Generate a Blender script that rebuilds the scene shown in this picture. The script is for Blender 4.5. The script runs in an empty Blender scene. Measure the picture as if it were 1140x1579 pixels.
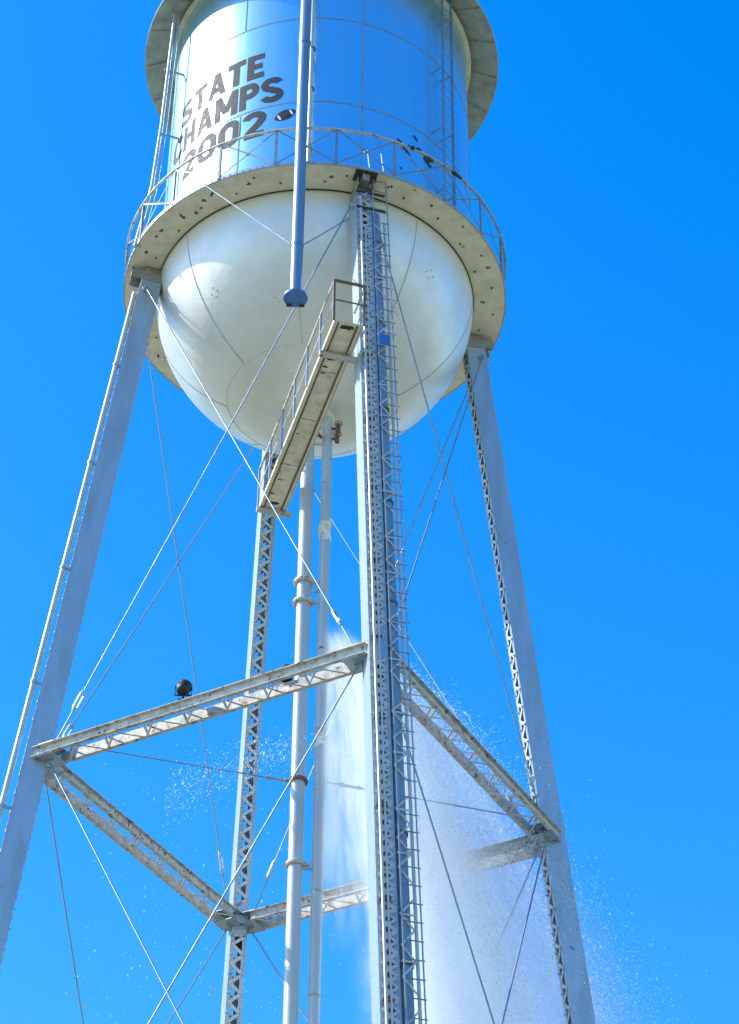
import bpy, bmesh, math, random
import numpy as np
from mathutils import Vector, Matrix
random.seed(7)
rng = np.random.default_rng(11)
sc = bpy.context.scene
COL = sc.collection
R_ = math.radians
# ------------------------------------------------------------------ camera
cam_d = bpy.data.cameras.new('camera'); cam = bpy.data.objects.new('camera', cam_d); COL.objects.link(cam)
FPX, YAW, PITCH, ROLL = 3585.9, R_(1.9199), R_(38.854), R_(0.4801)
F = Vector((math.sin(YAW)*math.cos(PITCH), math.cos(YAW)*math.cos(PITCH), math.sin(PITCH)))
X0 = Vector((math.cos(YAW), -math.sin(YAW), 0)); U0 = X0.cross(F)
XR = X0*math.cos(ROLL)+U0*math.sin(ROLL); UR = -X0*math.sin(ROLL)+U0*math.cos(ROLL)
M = Matrix((XR, UR, -F)).transposed().to_4x4(); M.translation = Vector((0, -39.373, 1.6))
cam.matrix_world = M
cam_d.sensor_fit = 'HORIZONTAL'; cam_d.sensor_width = 36; cam_d.lens = FPX/1140*36
cam_d.clip_start = 0.5; cam_d.clip_end = 20000
sc.camera = cam
# ------------------------------------------------------------------ light
SUN_AZ, SUN_EL = 177.0, 41.5            # azimuth anticlockwise from +x
w = bpy.data.worlds.new('World'); sc.world = w; w.use_nodes = True
nt = w.node_tree; nt.nodes.clear()
sky = nt.nodes.new('ShaderNodeTexSky'); sky.sky_type = 'NISHITA'; sky.sun_disc = False
sky.sun_elevation = R_(SUN_EL); sky.sun_rotation = R_(90-SUN_AZ); sky.ozone_density = 2.2; sky.air_density = 1.0; sky.dust_density = 0.35
hsv = nt.nodes.new('ShaderNodeHueSaturation'); hsv.inputs['Saturation'].default_value = 1.455; hsv.inputs['Hue'].default_value = 0.507; hsv.inputs['Value'].default_value = 1.9
bg = nt.nodes.new('ShaderNodeBackground'); bg.inputs['Strength'].default_value = 0.15
wo = nt.nodes.new('ShaderNodeOutputWorld')
nt.links.new(sky.outputs[0], hsv.inputs['Color']); nt.links.new(hsv.outputs[0], bg.inputs['Color']); nt.links.new(bg.outputs[0], wo.inputs['Surface'])
sl = bpy.data.lights.new('sun', 'SUN'); sl.energy = 5.0; sl.angle = R_(0.53); sl.color = (1.0, 0.95, 0.86)
sun = bpy.data.objects.new('sun', sl); COL.objects.link(sun)
sd = Vector((math.cos(R_(SUN_AZ))*math.cos(R_(SUN_EL)), math.sin(R_(SUN_AZ))*math.cos(R_(SUN_EL)), math.sin(R_(SUN_EL))))
sun.rotation_euler = sd.to_track_quat('Z', 'Y').to_euler(); sun.location = (-60, 0, 60)
sc.view_settings.view_transform = 'Standard'; sc.view_settings.look = 'None'; sc.view_settings.gamma = 1
sc.view_settings.exposure = 0.35
sc.render.engine = 'CYCLES'
sc.cycles.volume_bounces = 16; sc.cycles.max_bounces = 20; sc.cycles.diffuse_bounces = 6; sc.cycles.transmission_bounces = 12; sc.cycles.transparent_max_bounces = 40; sc.cycles.volume_step_rate = 1.0
# ------------------------------------------------------------------ dimensions
TR = 3.7; H = 39.513; BR = 4.461; RAILH = 1.124; HE = 8.25; RE = 4.51; BZ = 3.54
A0 = R_(-76.06); LR0 = 3.85; HS = 25.953; LR1 = 5.265; HS2 = 12.2
def leg_r(z): return LR0+(LR1-LR0)*(H-z)/(H-HS)
def leg_pt(k, z):
    a = A0+k*math.pi/2; r = leg_r(z); return Vector((r*math.cos(a), r*math.sin(a), z))
# ------------------------------------------------------------------ helpers
def tag(o, label=None, cat=None, group=None, kind=None):
    if label: o['label'] = label
    if cat: o['category'] = cat
    if group: o['group'] = group
    if kind: o['kind'] = kind
    return o
def empty(name, loc=(0, 0, 0)):
    o = bpy.data.objects.new(name, None); COL.objects.link(o); o.location = loc; return o
class MB:
    def __init__(s): s.v = []; s.f = []; s.sm = []
    def add(s, vs, fs, smooth=False):
        b = len(s.v); s.v += [tuple(q) for q in vs]; s.f += [tuple(i+b for i in f) for f in fs]; s.sm += [smooth]*len(fs)
    def bar(s, a, b, u, wu, wv, ou=0, ov=0):
        """box from a to b; wu thick along u (made perpendicular), wv along the third axis"""
        a = Vector(a); b = Vector(b); d = (b-a).normalized(); u = Vector(u); u = (u-d*u.dot(d)).normalized(); v = d.cross(u)
        c = []
        for p in (a, b):
            for su, sv in ((-1, -1), (1, -1), (1, 1), (-1, 1)):
                c.append(p+u*(ou+su*wu/2)+v*(ov+sv*wv/2))
        s.add(c, [(3, 2, 1, 0), (4, 5, 6, 7), (0, 1, 5, 4), (1, 2, 6, 5), (2, 3, 7, 6), (3, 0, 4, 7)])
    def tube(s, pts, r, n=8, caps=True):
        pts = [Vector(p) for p in pts]; rs = r if isinstance(r, (list, tuple)) else [r]*len(pts)
        ref = None; rings = []
        for i, p in enumerate(pts):
            d = (pts[min(i+1, len(pts)-1)]-pts[max(i-1, 0)]).normalized()
            if ref is None:
                ref = d.orthogonal().normalized()
            ref = (ref-d*ref.dot(d)).normalized(); q = d.cross(ref)
            rings.append([p+(ref*math.cos(2*math.pi*j/n)+q*math.sin(2*math.pi*j/n))*rs[i] for j in range(n)])
        vs = [q for g in rings for q in g]; fs = []
        for i in range(len(pts)-1):
            for j in range(n):
                k = (j+1) % n; fs.append((i*n+j, i*n+k, (i+1)*n+k, (i+1)*n+j))
        s.add(vs, fs, n > 5)
        if caps:
            m = len(pts)-1; s.add(rings[0][::-1], [tuple(range(n))]); s.add(rings[m], [tuple(range(n))])
    def lathe(s, prof, n=128, c=(0, 0, 0), smooth=True, closed=False):
        vs = []; fs = []; m = len(prof)
        for j in range(n):
            a = 2*math.pi*j/n
            for r, z in prof: vs.append((c[0]+r*math.cos(a), c[1]+r*math.sin(a), c[2]+z))
        for j in range(n):
            k = (j+1) % n
            for i in range(m if closed else m-1):
                i2 = (i+1) % m; fs.append((j*m+i, k*m+i, k*m+i2, j*m+i2))
        s.add(vs, fs, smooth)
    def arc_box(s, r0, r1, z0, z1, a0, a1, n):
        vs = []; fs = []
        for i in range(n+1):
            a = a0+(a1-a0)*i/n
            for r, z in ((r0, z0), (r1, z0), (r1, z1), (r0, z1)): vs.append((r*math.cos(a), r*math.sin(a), z))
        for i in range(n):
            for j in range(4):
                k = (j+1) % 4; fs.append((i*4+j, i*4+k, i*4+4+k, i*4+4+j))
        s.add(vs, fs); s.add(vs[:4], [(3, 2, 1, 0)]); s.add(vs[-4:], [(0, 1, 2, 3)])
    def knob(s, p, n, r, h=0.012):
        p = Vector(p); n = Vector(n).normalized(); u = n.orthogonal().normalized(); v = n.cross(u)
        vs = [p+(u*math.cos(t)+v*math.sin(t))*r for t in [math.pi/3*i for i in range(6)]]
        vs += [q+(p+n*h*2-q)*0.35+n*h*0.5 for q in vs]; 
        s.add(vs, [(i, (i+1) % 6, 6+(i+1) % 6, 6+i) for i in range(6)]+[(6, 7, 8, 9, 10, 11)])
    def build(s, name, m, parent=None):
        me = bpy.data.meshes.new(name); me.from_pydata(s.v, [], s.f)
        me.polygons.foreach_set('use_smooth', s.sm); me.materials.append(m); me.update()
        o = bpy.data.objects.new(name, me); COL.objects.link(o)
        if parent is not None: o.parent = parent
        return o
# ------------------------------------------------------------------ materials
def paint(name, base, dirt, rust=(0.16, 0.07, 0.03), metallic=0.0, rough=0.4, dirt_amt=0.5, rust_amt=0.1, scale=1.0, coat=0.0, streak=True, bump=0.15):
    m = bpy.data.materials.new(name); m.use_nodes = True; t = m.node_tree; N = t.nodes; L = t.links
    b = N['Principled BSDF']; tc = N.new('ShaderNodeTexCoord')
    mp = N.new('ShaderNodeMapping'); mp.inputs['Scale'].default_value = (scale, scale, scale*(0.18 if streak else 1)); L.new(tc.outputs['Object'], mp.inputs['Vector'])
    n1 = N.new('ShaderNodeTexNoise'); n1.inputs['Scale'].default_value = 2.6; n1.inputs['Detail'].default_value = 7; n1.inputs['Roughness'].default_value = 0.62; L.new(mp.outputs[0], n1.inputs['Vector'])
    r1 = N.new('ShaderNodeValToRGB'); r1.color_ramp.elements[0].position = 0.42; r1.color_ramp.elements[1].position = 0.72; L.new(n1.outputs[0], r1.inputs[0])
    k1 = N.new('ShaderNodeMath'); k1.operation = 'MULTIPLY'; k1.inputs[1].default_value = dirt_amt; L.new(r1.outputs[0], k1.inputs[0])
    mx = N.new('ShaderNodeMix'); mx.data_type = 'RGBA'; mx.inputs[6].default_value = (*base, 1); mx.inputs[7].default_value = (*dirt, 1); L.new(k1.outputs[0], mx.inputs[0])
    n2 = N.new('ShaderNodeTexNoise'); n2.inputs['Scale'].default_value = 3.1*scale; n2.inputs['Detail'].default_value = 9; n2.inputs['Roughness'].default_value = 0.7; L.new(tc.outputs['Object'], n2.inputs['Vector'])
    r2 = N.new('ShaderNodeValToRGB'); p = 0.75-0.28*rust_amt**0.5; r2.color_ramp.elements[0].position = p; r2.color_ramp.elements[1].position = p+0.05; L.new(n2.outputs[0], r2.inputs[0])
    mx2 = N.new('ShaderNodeMix'); mx2.data_type = 'RGBA'; mx2.inputs[7].default_value = (*rust, 1); L.new(r2.outputs[0], mx2.inputs[0]); L.new(mx.outputs[2], mx2.inputs[6])
    L.new(mx2.outputs[2], b.inputs['Base Color'])
    mt = N.new('ShaderNodeMath'); mt.operation = 'MULTIPLY_ADD'; mt.inputs[1].default_value = -metallic; mt.inputs[2].default_value = metallic; L.new(r2.outputs[0], mt.inputs[0]); L.new(mt.outputs[0], b.inputs['Metallic'])
    rr = N.new('ShaderNodeMapRange'); rr.inputs[3].default_value = rough*0.8; rr.inputs[4].default_value = min(1, rough*1.45); L.new(n1.outputs[0], rr.inputs[0]); L.new(rr.outputs[0], b.inputs['Roughness'])
    bp = N.new('ShaderNodeBump'); bp.inputs['Strength'].default_value = bump; bp.inputs['Distance'].default_value = 0.02; L.new(n2.outputs[0], bp.inputs['Height']); L.new(bp.outputs[0], b.inputs['Normal'])
    b.inputs['Coat Weight'].default_value = coat; b.inputs['Coat Roughness'].default_value = 0.2
    return m
TANK = paint('tank_paint', (0.48, 0.80, 0.92), (0.38, 0.63, 0.72), metallic=0.95, rough=0.28, dirt_amt=0.35, rust_amt=0.0, scale=0.8, bump=0.04)
BOWLM = paint('bowl_paint', (0.72, 0.72, 0.67), (0.58, 0.57, 0.50), metallic=0.3, rough=0.38, dirt_amt=0.6, rust_amt=0.0, scale=0.5, streak=False, bump=0.7)
STEEL = paint('leg_paint', (0.39, 0.47, 0.52), (0.27, 0.32, 0.34), metallic=0.55, rough=0.42, dirt_amt=0.8, rust_amt=0.12, scale=1.2)
WORN = paint('strut_paint', (0.56, 0.55, 0.50), (0.28, 0.25, 0.19), rust=(0.20, 0.08, 0.025), metallic=0.1, rough=0.55, dirt_amt=0.85, rust_amt=0.42, scale=2.2, streak=False)
LACE = paint('lacing_paint', (0.60, 0.59, 0.54), (0.34, 0.31, 0.26), metallic=0.15, rough=0.55, dirt_amt=0.6, rust_amt=0.15, scale=3, streak=False)
SOFF = paint('soffit_paint', (0.80, 0.74, 0.57), (0.58, 0.52, 0.37), rust=(0.09, 0.05, 0.03), metallic=0.0, rough=0.6, dirt_amt=0.75, rust_amt=0.12, scale=1.1, streak=False)
ROOFM = paint('roof_paint', (0.42, 0.42, 0.36), (0.22, 0.21, 0.17), metallic=0.0, rough=0.6, dirt_amt=0.8, rust_amt=0.1, scale=1.0, streak=False)
PIPEM = paint('pipe_paint', (0.54, 0.54, 0.50), (0.36, 0.35, 0.31), metallic=0.3, rough=0.35, dirt_amt=0.4, rust_amt=0.02, scale=1.5)
BLUEP = paint('grey_steel_paint', (0.24, 0.33, 0.40), (0.16, 0.22, 0.26), metallic=0.6, rough=0.33, dirt_amt=0.5, rust_amt=0.03, scale=1.5)
ROD = paint('rod_paint', (0.24, 0.31, 0.38), (0.10, 0.12, 0.14), metallic=0.6, rough=0.4, dirt_amt=0.5, rust_amt=0.05, scale=4)
RUST = paint('rusty_edge', (0.20, 0.13, 0.08), (0.08, 0.05, 0.03), metallic=0.0, rough=0.8, dirt_amt=0.8, rust_amt=0.6, scale=4, streak=False)
DARK = paint('dark_gap', (0.05, 0.045, 0.04), (0.03, 0.025, 0.02), metallic=0.0, rough=0.8, dirt_amt=0.5, rust_amt=0.1, scale=4, streak=False)
RAILM = paint('railing_paint', (0.24, 0.27, 0.29), (0.12, 0.12, 0.12), metallic=0.3, rough=0.5, dirt_amt=0.7, rust_amt=0.3, scale=3, streak=False)
SEAM = paint('seam_paint', (0.30, 0.33, 0.33), (0.16, 0.17, 0.16), metallic=0.3, rough=0.5, dirt_amt=0.7, rust_amt=0.1, scale=3, streak=False)
BSEAM = paint('bowl_seam_paint', (0.40, 0.40, 0.35), (0.26, 0.26, 0.22), metallic=0.1, rough=0.5, dirt_amt=0.9, rust_amt=0.2, scale=1.5, streak=False)
SIDEP = paint('side_pipe_paint', (0.30, 0.39, 0.45), (0.18, 0.23, 0.26), metallic=0.5, rough=0.4, dirt_amt=0.8, rust_amt=0.2, scale=1.5)
HEADM = paint('leg_head_paint', (0.30, 0.29, 0.24), (0.14, 0.12, 0.10), metallic=0.1, rough=0.55, dirt_amt=0.8, rust_amt=0.3, scale=2.5, streak=False)
BLACK = paint('black_metal', (0.012, 0.012, 0.014), (0.03, 0.03, 0.03), metallic=0.0, rough=0.5, dirt_amt=0.4, rust_amt=0.0, scale=6, streak=False)
FLOOR = paint('catwalk_plate', (0.80, 0.74, 0.57), (0.42, 0.36, 0.24), rust=(0.06, 0.04, 0.03), metallic=0.0, rough=0.6, dirt_amt=0.7, rust_amt=0.14, scale=1.6, streak=False)
INK = paint('black_lettering', (0.018, 0.022, 0.026), (0.04, 0.05, 0.06), metallic=0.0, rough=0.60, dirt_amt=0.5, rust_amt=0.0, scale=4, streak=False)
INK.node_tree.nodes['Principled BSDF'].inputs['Specular IOR Level'].default_value = 0.4
BROWN = paint('dark_brown_paint', (0.045, 0.022, 0.018), (0.02, 0.015, 0.02), metallic=0.0, rough=0.5, dirt_amt=0.5, rust_amt=0.0, scale=8, streak=False)
FOAM = paint('frost_foam', (0.85, 0.82, 0.72), (0.62, 0.40, 0.06), metallic=0.0, rough=0.8, dirt_amt=1.0, rust_amt=0.0, scale=2.0, streak=False, bump=0.8)
# ------------------------------------------------------------------ ground
def ground_mat():
    m = bpy.data.materials.new('dry_ground'); m.use_nodes = True; t = m.node_tree; N = t.nodes; L = t.links; b = N['Principled BSDF']
    tc = N.new('ShaderNodeTexCoord'); n = N.new('ShaderNodeTexNoise'); n.inputs['Scale'].default_value = 0.15; n.inputs['Detail'].default_value = 10; L.new(tc.outputs['Object'], n.inputs['Vector'])
    r = N.new('ShaderNodeValToRGB'); r.color_ramp.elements[0].color = (0.17, 0.17, 0.10, 1); r.color_ramp.elements[1].color = (0.26, 0.25, 0.16, 1); r.color_ramp.elements[0].position = .3; r.color_ramp.elements[1].position = .7
    L.new(n.outputs[0], r.inputs[0]); L.new(r.outputs[0], b.inputs['Base Color']); b.inputs['Roughness'].default_value = 0.9
    return m
g = MB(); S = 6000
g.add([(-S, -S, 0), (S, -S, 0), (S, S, 0), (-S, S, 0)], [(0, 1, 2, 3)])
tag(g.build('ground', ground_mat()), kind='structure')
# ------------------------------------------------------------------ tower
T = empty('water_tower')
tag(T, 'silver steel water tower on four laced legs with round bottomed tank', 'water tower')
PI = math.pi
def pol(r, a, z): return Vector((r*math.cos(a), r*math.sin(a), z))
# tank shell
b = MB(); b.lathe([(TR, H), (TR, H+HE+0.33)], 192)
shell = b.build('tank_shell', TANK, T)
# seams with rivets
b = MB()
for z in (2.907, 5.871):
    b.lathe([(TR+0.001, H+z-0.012), (TR+0.007, H+z-0.012), (TR+0.007, H+z+0.012), (TR+0.001, H+z+0.012)], 192, smooth=False)
    for i in range(250):
        a = 2*PI*i/250; b.knob(pol(TR+0.002, a, H+z-.03), pol(1, a, 0), 0.015, 0.010)
for i in range(8):
    a = R_(-75+45*i)
    for z0, z1 in ((0, 2.85), (2.96, 5.82), (5.92, 8.3)):
        if i % 2 and z0 > 2 and z0 < 5: aa = a+R_(22.5)
        else: aa = a
        b.arc_box(TR+0.001, TR+0.011, H+z0, H+z1, aa-0.003, aa+0.003, 1)
        for j in range(int((z1-z0)/0.12)):
            b.knob(pol(TR+0.011, aa, H+z0+0.06+0.12*j), pol(1, aa, 0), 0.013, 0.007)
b.build('riveted_seam', SEAM, shell)
# bowl
b = MB()
prof = [(TR*math.cos(t), -BZ*math.sin(t)) for t in [PI/2*i/48 for i in range(48)]]+[(0.001, -BZ)]
b.lathe(prof, 160, (0, 0, H))
bowl = b.build('tank_bowl', BOWLM, T)
b = MB()
def bowlp(a, t, off=0.0):
    return Vector(((TR+off)*math.cos(t)*math.cos(a), (TR+off)*math.cos(t)*math.sin(a), H-(BZ+off)*math.sin(t)))
def bowl_strip(pts, wid):
    for (a0, t0), (a1, t1) in zip(pts[:-1], pts[1:]):
        p = bowlp(a0, t0, 0.003); q = bowlp(a1, t1, 0.003); n = Vector((p.x, p.y, (p.z-H)))
        b.bar(p, q, n, 0.014, wid)
T1 = 1.02
for i in range(8):
    a = R_(-142+44.5*i) if i < 3 else R_(-53+45*(i-2))
    b = MB(); bowl_strip([(a, 0.04+(T1-0.04)*j/24) for j in range(25)], 0.012 if i in (0, 2) else 0.007); b.build('bowl_seam', BSEAM, bowl)
b = MB(); bowl_strip([(2*PI*j/90, T1) for j in range(91)], 0.010); b.build('bowl_seam', BOWLM, bowl)
# small fittings on the bowl (welded lugs)
b = MB()
for a, t in ((-2.36, .55), (-1.9, .75), (-0.9, .7), (-1.15, 1.0), (-2.1, 1.05), (-0.75, .35), (-1.75, 1.25)):
    for k in range(4):
        p = bowlp(a+0.03*math.cos(k*PI/2), t+0.03*math.sin(k*PI/2)); b.knob(p, p-Vector((0, 0, H)), 0.022, 0.02)
b.build('weld_lug', BOWLM, bowl)
# roof
b = MB()
b.lathe([(TR-0.05, HE+0.36), (RE, HE), (RE+0.012, HE+0.002), (RE+0.012, HE+0.05), (2.4, HE+1.35), (0.01, HE+2.5)], 160, (0, 0, H))
roof = b.build('tank_roof', ROOFM, T)
b = MB()
b.lathe([(TR+0.003, HE+0.12), (TR+0.13, HE+0.12), (TR+0.13, HE+0.145), (TR+0.015, HE+0.145), (TR+0.015, HE+0.24), (TR+0.003, HE+0.24)], 160, (0, 0, H), smooth=False, closed=True)
b.build('top_angle_ring', SOFF, roof)
for i in range(24):
    b = MB(); a = R_(-75+15*i); p = pol(TR+0.02, a, H+HE+0.285); q = pol(RE-0.03, a, H+HE-0.01+0.0); b.bar(p, q, (0, 0, 1), 0.03, 0.02); b.build('roof_panel_joint', ROOFM, roof)
# ------------------------------------------------------------------ lettering
SW = 0.225      # stroke width in units of the letter height
def arcp(cx, cy, rx, ry, a0, a1, n=14): return [(cx+rx*math.cos(R_(a0+(a1-a0)*i/n)), cy+ry*math.sin(R_(a0+(a1-a0)*i/n))) for i in range(n+1)]
h_ = SW/2
GLYPH = {
 'S': [arcp(.33, .72, .225, .175, 20, 180)+arcp(.33, .72, .225, .19, 190, 262, 5)+arcp(.33, .29, .24, .185, 82, -90, 12)+arcp(.33, .29, .24, .185, -100, -165, 6)],
 'T': [[(0, 1-h_), (.62, 1-h_)], [(.31, 1-h_*2), (.31, 0)]],
 'A': [[(.11, 0), (.36, 1)], [(.61, 0), (.36, 1)], [(.2, .28), (.52, .28)]],
 'E': [[(h_, 0), (h_, 1)], [(h_, 1-h_), (.56, 1-h_)], [(h_, .5), (.5, .5)], [(h_, h_), (.56, h_)]],
 'C': [arcp(.34, .64, .235, .255, 10, 180)+arcp(.34, .36, .235, .255, 180, 350)],
 'H': [[(h_, 0), (h_, 1)], [(.53, 0), (.53, 1)], [(h_, .5), (.53, .5)]],
 'M': [[(h_, 0), (h_, 1)], [(.71, 0), (.71, 1)], [(h_+.02, .96), (.41, .22)], [(.69, .96), (.41, .22)]],
 'P': [[(h_, 0), (h_, 1)], [(h_, 1-h_), (.32, 1-h_)]+arcp(.32, .69, .2, .205, 90, -90, 12)[1:]+[(h_, .485)]],
 '2': [arcp(.31, .7, .22, .195, 170, -20, 14)+[(.44, .5), (.14, .16)], [(.06, h_), (.58, h_)]],
 '0': [arcp(.33, .64, .225, .255, 0, 180)+arcp(.33, .36, .225, .255, 180, 360)+[(.555, .5), (.555, .66)]],
}
GW = {'S': .66, 'T': .62, 'A': .72, 'E': .58, 'C': .66, 'H': .64, 'M': .82, 'P': .63, '2': .64, '0': .66}
def word(b, txt, az0, az1, z0, z1):
    tot = sum(GW[c] for c in txt)+.06*(len(txt)-1); x = 0; lay = 0
    for c in txt:
        for line in GLYPH[c]:
            lay = (lay+1) % 5; r = TR+0.0035+lay*0.0007
            pts = []
            for p, q in zip(line[:-1], line[1:]):
                L = math.dist(p, q); n = max(1, int(L/.12))
                pts += [(p[0]+(q[0]-p[0])*i/n, p[1]+(q[1]-p[1])*i/n) for i in range(n)]
            pts.append(line[-1]); vs = []; fs = []
            for i, p in enumerate(pts):
                a_ = pts[max(i-1, 0)]; c_ = pts[min(i+1, len(pts)-1)]; dx, dy = c_[0]-a_[0], c_[1]-a_[1]; l = math.hypot(dx, dy) or 1; nx, ny = -dy/l*h_, dx/l*h_
                for s_ in (-1, -.33, .33, 1):
                    u = (x+p[0]+nx*s_)/tot; v = min(1, max(0, p[1]+ny*s_)) if abs(dx) > abs(dy) or len(line) > 2 else p[1]
                    vs.append(pol(r, R_(az0+(az1-az0)*u), H+z0+(z1-z0)*v))
            for i in range(len(pts)-1):
                for k in range(3): fs.append((i*4+k, i*4+4+k, i*4+5+k, i*4+1+k))
            b.add(vs, fs)
        x += GW[c]+.06
LETTERS = [('STATE', -153.5, -111.0, 4.00, 4.84), ('CHAMPS', -159.5, -103.8, 3.02, 3.88), ('2002', -150.0, -109.5, 1.95, 2.83)]
for s_, a0, a1, z0, z1 in LETTERS:
    b = MB(); word(b, s_, a0, a1, z0, z1)
    o = b.build('lettering', INK, shell); o['label'] = 'black painted word '+s_ if s_ != '2002' else 'black painted number 2002'
# football emblem
def disc_patch(b, az, z, w_, h_, rot, r, n=32, inner=0.0, irregular=0.0, pointed=False):
    pts = []; rr = random.random()*9
    for i in range(n):
        t = 2*PI*i/n; k = 1+irregular*(math.sin(3*t+rr)*.5+math.sin(5*t+rr*2)*.35+random.uniform(-.3, .3))
        x = math.cos(t)*w_*k; y = math.sin(t)*h_*k
        if pointed: y *= abs(math.sin(t))**0.35
        pts.append((x*math.cos(rot)-y*math.sin(rot), x*math.sin(rot)+y*math.cos(rot)))
    vs = [pol(r, az+x/TR, H+z+y) for x, y in pts]+[pol(r, az, H+z)]
    b.add(vs, [(i, (i+1) % n, n) for i in range(n)])
EMB = R_(-102.6)
b = MB(); disc_patch(b, EMB, 2.50, 0.27, 0.165, 0.45, TR+0.004, pointed=True); b.build('football_outline', INK, shell)
WHITE = paint('white_emblem_paint', (0.8, 0.8, 0.78), (0.7, 0.7, 0.68), rough=0.4, rust_amt=0, dirt_amt=.3)
b = MB()
for sgn in (-1, 1):
    disc_patch(b, EMB+sgn*0.155*math.cos(.45)/TR, 2.50+sgn*0.155*math.sin(.45), 0.028, 0.10, 0.45, TR+0.0065)
b.build('football_stripe', WHITE, shell)
b = MB(); disc_patch(b, EMB, 2.50, 0.10, 0.075, 0.45, TR+0.007); b.build('football_panel', BROWN, shell)
# dark worn marks right of the middle
b = MB()
for az, z, w_, h_, rot in ((-53.3, 2.57, .10, .045, -0.9), (-57.6, 1.98, .16, .04, -0.7), (-47.6, 2.02, .19, .065, -0.55), (-49.8, 2.2, .06, .04, -.7), (-59.9, 1.3, .035, .03, 0), (-60.5, 2.2, .07, .035, -.3)):
    disc_patch(b, R_(az), z, w_, h_, rot, TR+0.005, irregular=0.22)
o = b.build('worn_brown_emblem', BROWN, shell)
# ------------------------------------------------------------------ balcony
b = MB()
b.lathe([(TR+0.012, -0.02), (BR-0.02, -0.02), (BR-0.02, 0.0), (TR+0.012, 0.0)], 192, (0, 0, H), smooth=False, closed=True)
balc = b.build('balcony', SOFF, T)
b = MB(); b.lathe([(BR-0.018, -0.03), (BR+0.008, -0.03), (BR+0.008, 0.06), (BR-0.018, 0.06)], 192, (0, 0, H), smooth=False, closed=True)
for i in range(180): b.knob(pol(BR+0.008, 2*PI*i/180, H+0.01), pol(1, 2*PI*i/180, 0), 0.018, 0.012)
b.build('edge_angle', STEEL, balc)
b = MB(); b.lathe([(TR+0.002, -0.05), (TR+0.018, -0.05), (TR+0.018, -0.021), (TR+0.002, -0.021)], 192, (0, 0, H), smooth=False, closed=True)
b.build('inner_angle', DARK, balc)
for i in range(8):
    a = R_(-31+45*i); b = MB()
    for k in (-1, 1):
        for j in range(9): b.knob(pol(TR+0.12+0.075*j, a+k*0.012, H-0.02), (0, 0, -1), 0.014, 0.01)
    b.bar(pol(TR+0.04, a, H-0.024), pol(BR-0.04, a, H-0.024), (0, 0, 1), 0.008, 0.16)
    b.build('splice_plate', SOFF, balc)
b = MB()
az = -62.
k = 0
for i in range(52):
    a = R_(-74+6.9*i+random.uniform(-1, 1)); k += 1
    if abs(((math.degrees(a)+76+45) % 90)-45) < 3: continue
    r = (TR+0.25 if k % 2 else TR+0.50)+random.uniform(-.05, .05)
    for _ in range(1 if random.random() < .75 else 2):
        b = MB(); b.lathe([(0.001, -0.003), (random.uniform(.018, .032), -0.003), (0.02, -0.028), (0.001, -0.03)], 9, (r*math.cos(a)+random.uniform(-.05, .05), r*math.sin(a)+random.uniform(-.04, .04), H-0.02)); b.build('drain_hole', DARK, balc)
# rust stains ringing a few of the holes on the left
b = MB()
for az_, r in ((-128, 4.12), (-138, 4.05), (-147, 4.18), (-112, 4.1), (-133.5, 3.95), (-158, 4.2), (-20, 4.2), (-86, 4.1)):
    a = R_(az_); n = 14; c = pol(r, a, H-0.0225); b = MB()
    vs = [c+Vector((math.cos(2*PI*i/n), math.sin(2*PI*i/n), 0))*random.uniform(.03, .07) for i in range(n)]
    b.add(vs[::-1], [tuple(range(n))]); b.build('rust_stain', RUST, balc)
# railing
NP = 21; AP = R_(-102.4)
rail = MB(); rail.lathe([(BR-0.01, RAILH-0.03), (BR+0.05, RAILH-0.03), (BR+0.05, RAILH+0.0), (BR-0.01, RAILH+0.0)], 192, (0, 0, H), smooth=False, closed=True)
rail.build('top_rail', WORN, balc)
for i in range(NP):
    a = AP+2*PI*i/NP; b = MB(); rd = pol(1, a, 0)
    b.bar(pol(BR+0.018, a, H+0.0), pol(BR+0.018, a, H+RAILH-0.03), rd, 0.012, 0.055); b.bar(pol(BR-0.01, a, H), pol(BR-0.01, a, H+RAILH-0.03), rd, 0.045, 0.01, 0, 0.02)
    b.build('railing_post', RAILM, balc)
for i in range(NP):
    a = AP+2*PI*i/NP; a2 = a+2*PI/NP; b = MB()
    b.bar(pol(BR+0.03, a+.01, H+RAILH-.05), pol(BR+0.03, a2-.01, H+0.07), pol(1, a, 0), 0.008, 0.035)
    b.bar(pol(BR+0.005, a+.01, H+.07), pol(BR+0.005, a2-.01, H+RAILH-.05), pol(1, a, 0), 0.008, 0.035)
    m_ = (pol(BR+.02, a, H+RAILH/2)+pol(BR+.02, a2, H+RAILH/2))/2; b.knob(m_, m_-Vector((0, 0, m_.z)), 0.05, 0.02)
    b.build('cross_brace', RAILM, balc)
b = MB()       # clumps of rust caked on the rail
for az_, dz, l in ((-62.5, 0.0, .26), (-60.5, .03, .16), (-57, -.12, .3), (-46, -.02, .35)):
    n = 9; a = R_(az_); tdir = Vector((-math.sin(a), math.cos(a), 0)); c = pol(BR+.03, a, H+RAILH+dz)
    pts = [c+tdir*l*(j/(n-1)-.5) for j in range(n)]
    b.tube(pts, [0.012+random.uniform(.02, .05)*math.sin(PI*(j+.5)/n) for j in range(n)], 7)
b.build('rust_clump', BROWN, balc)
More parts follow.
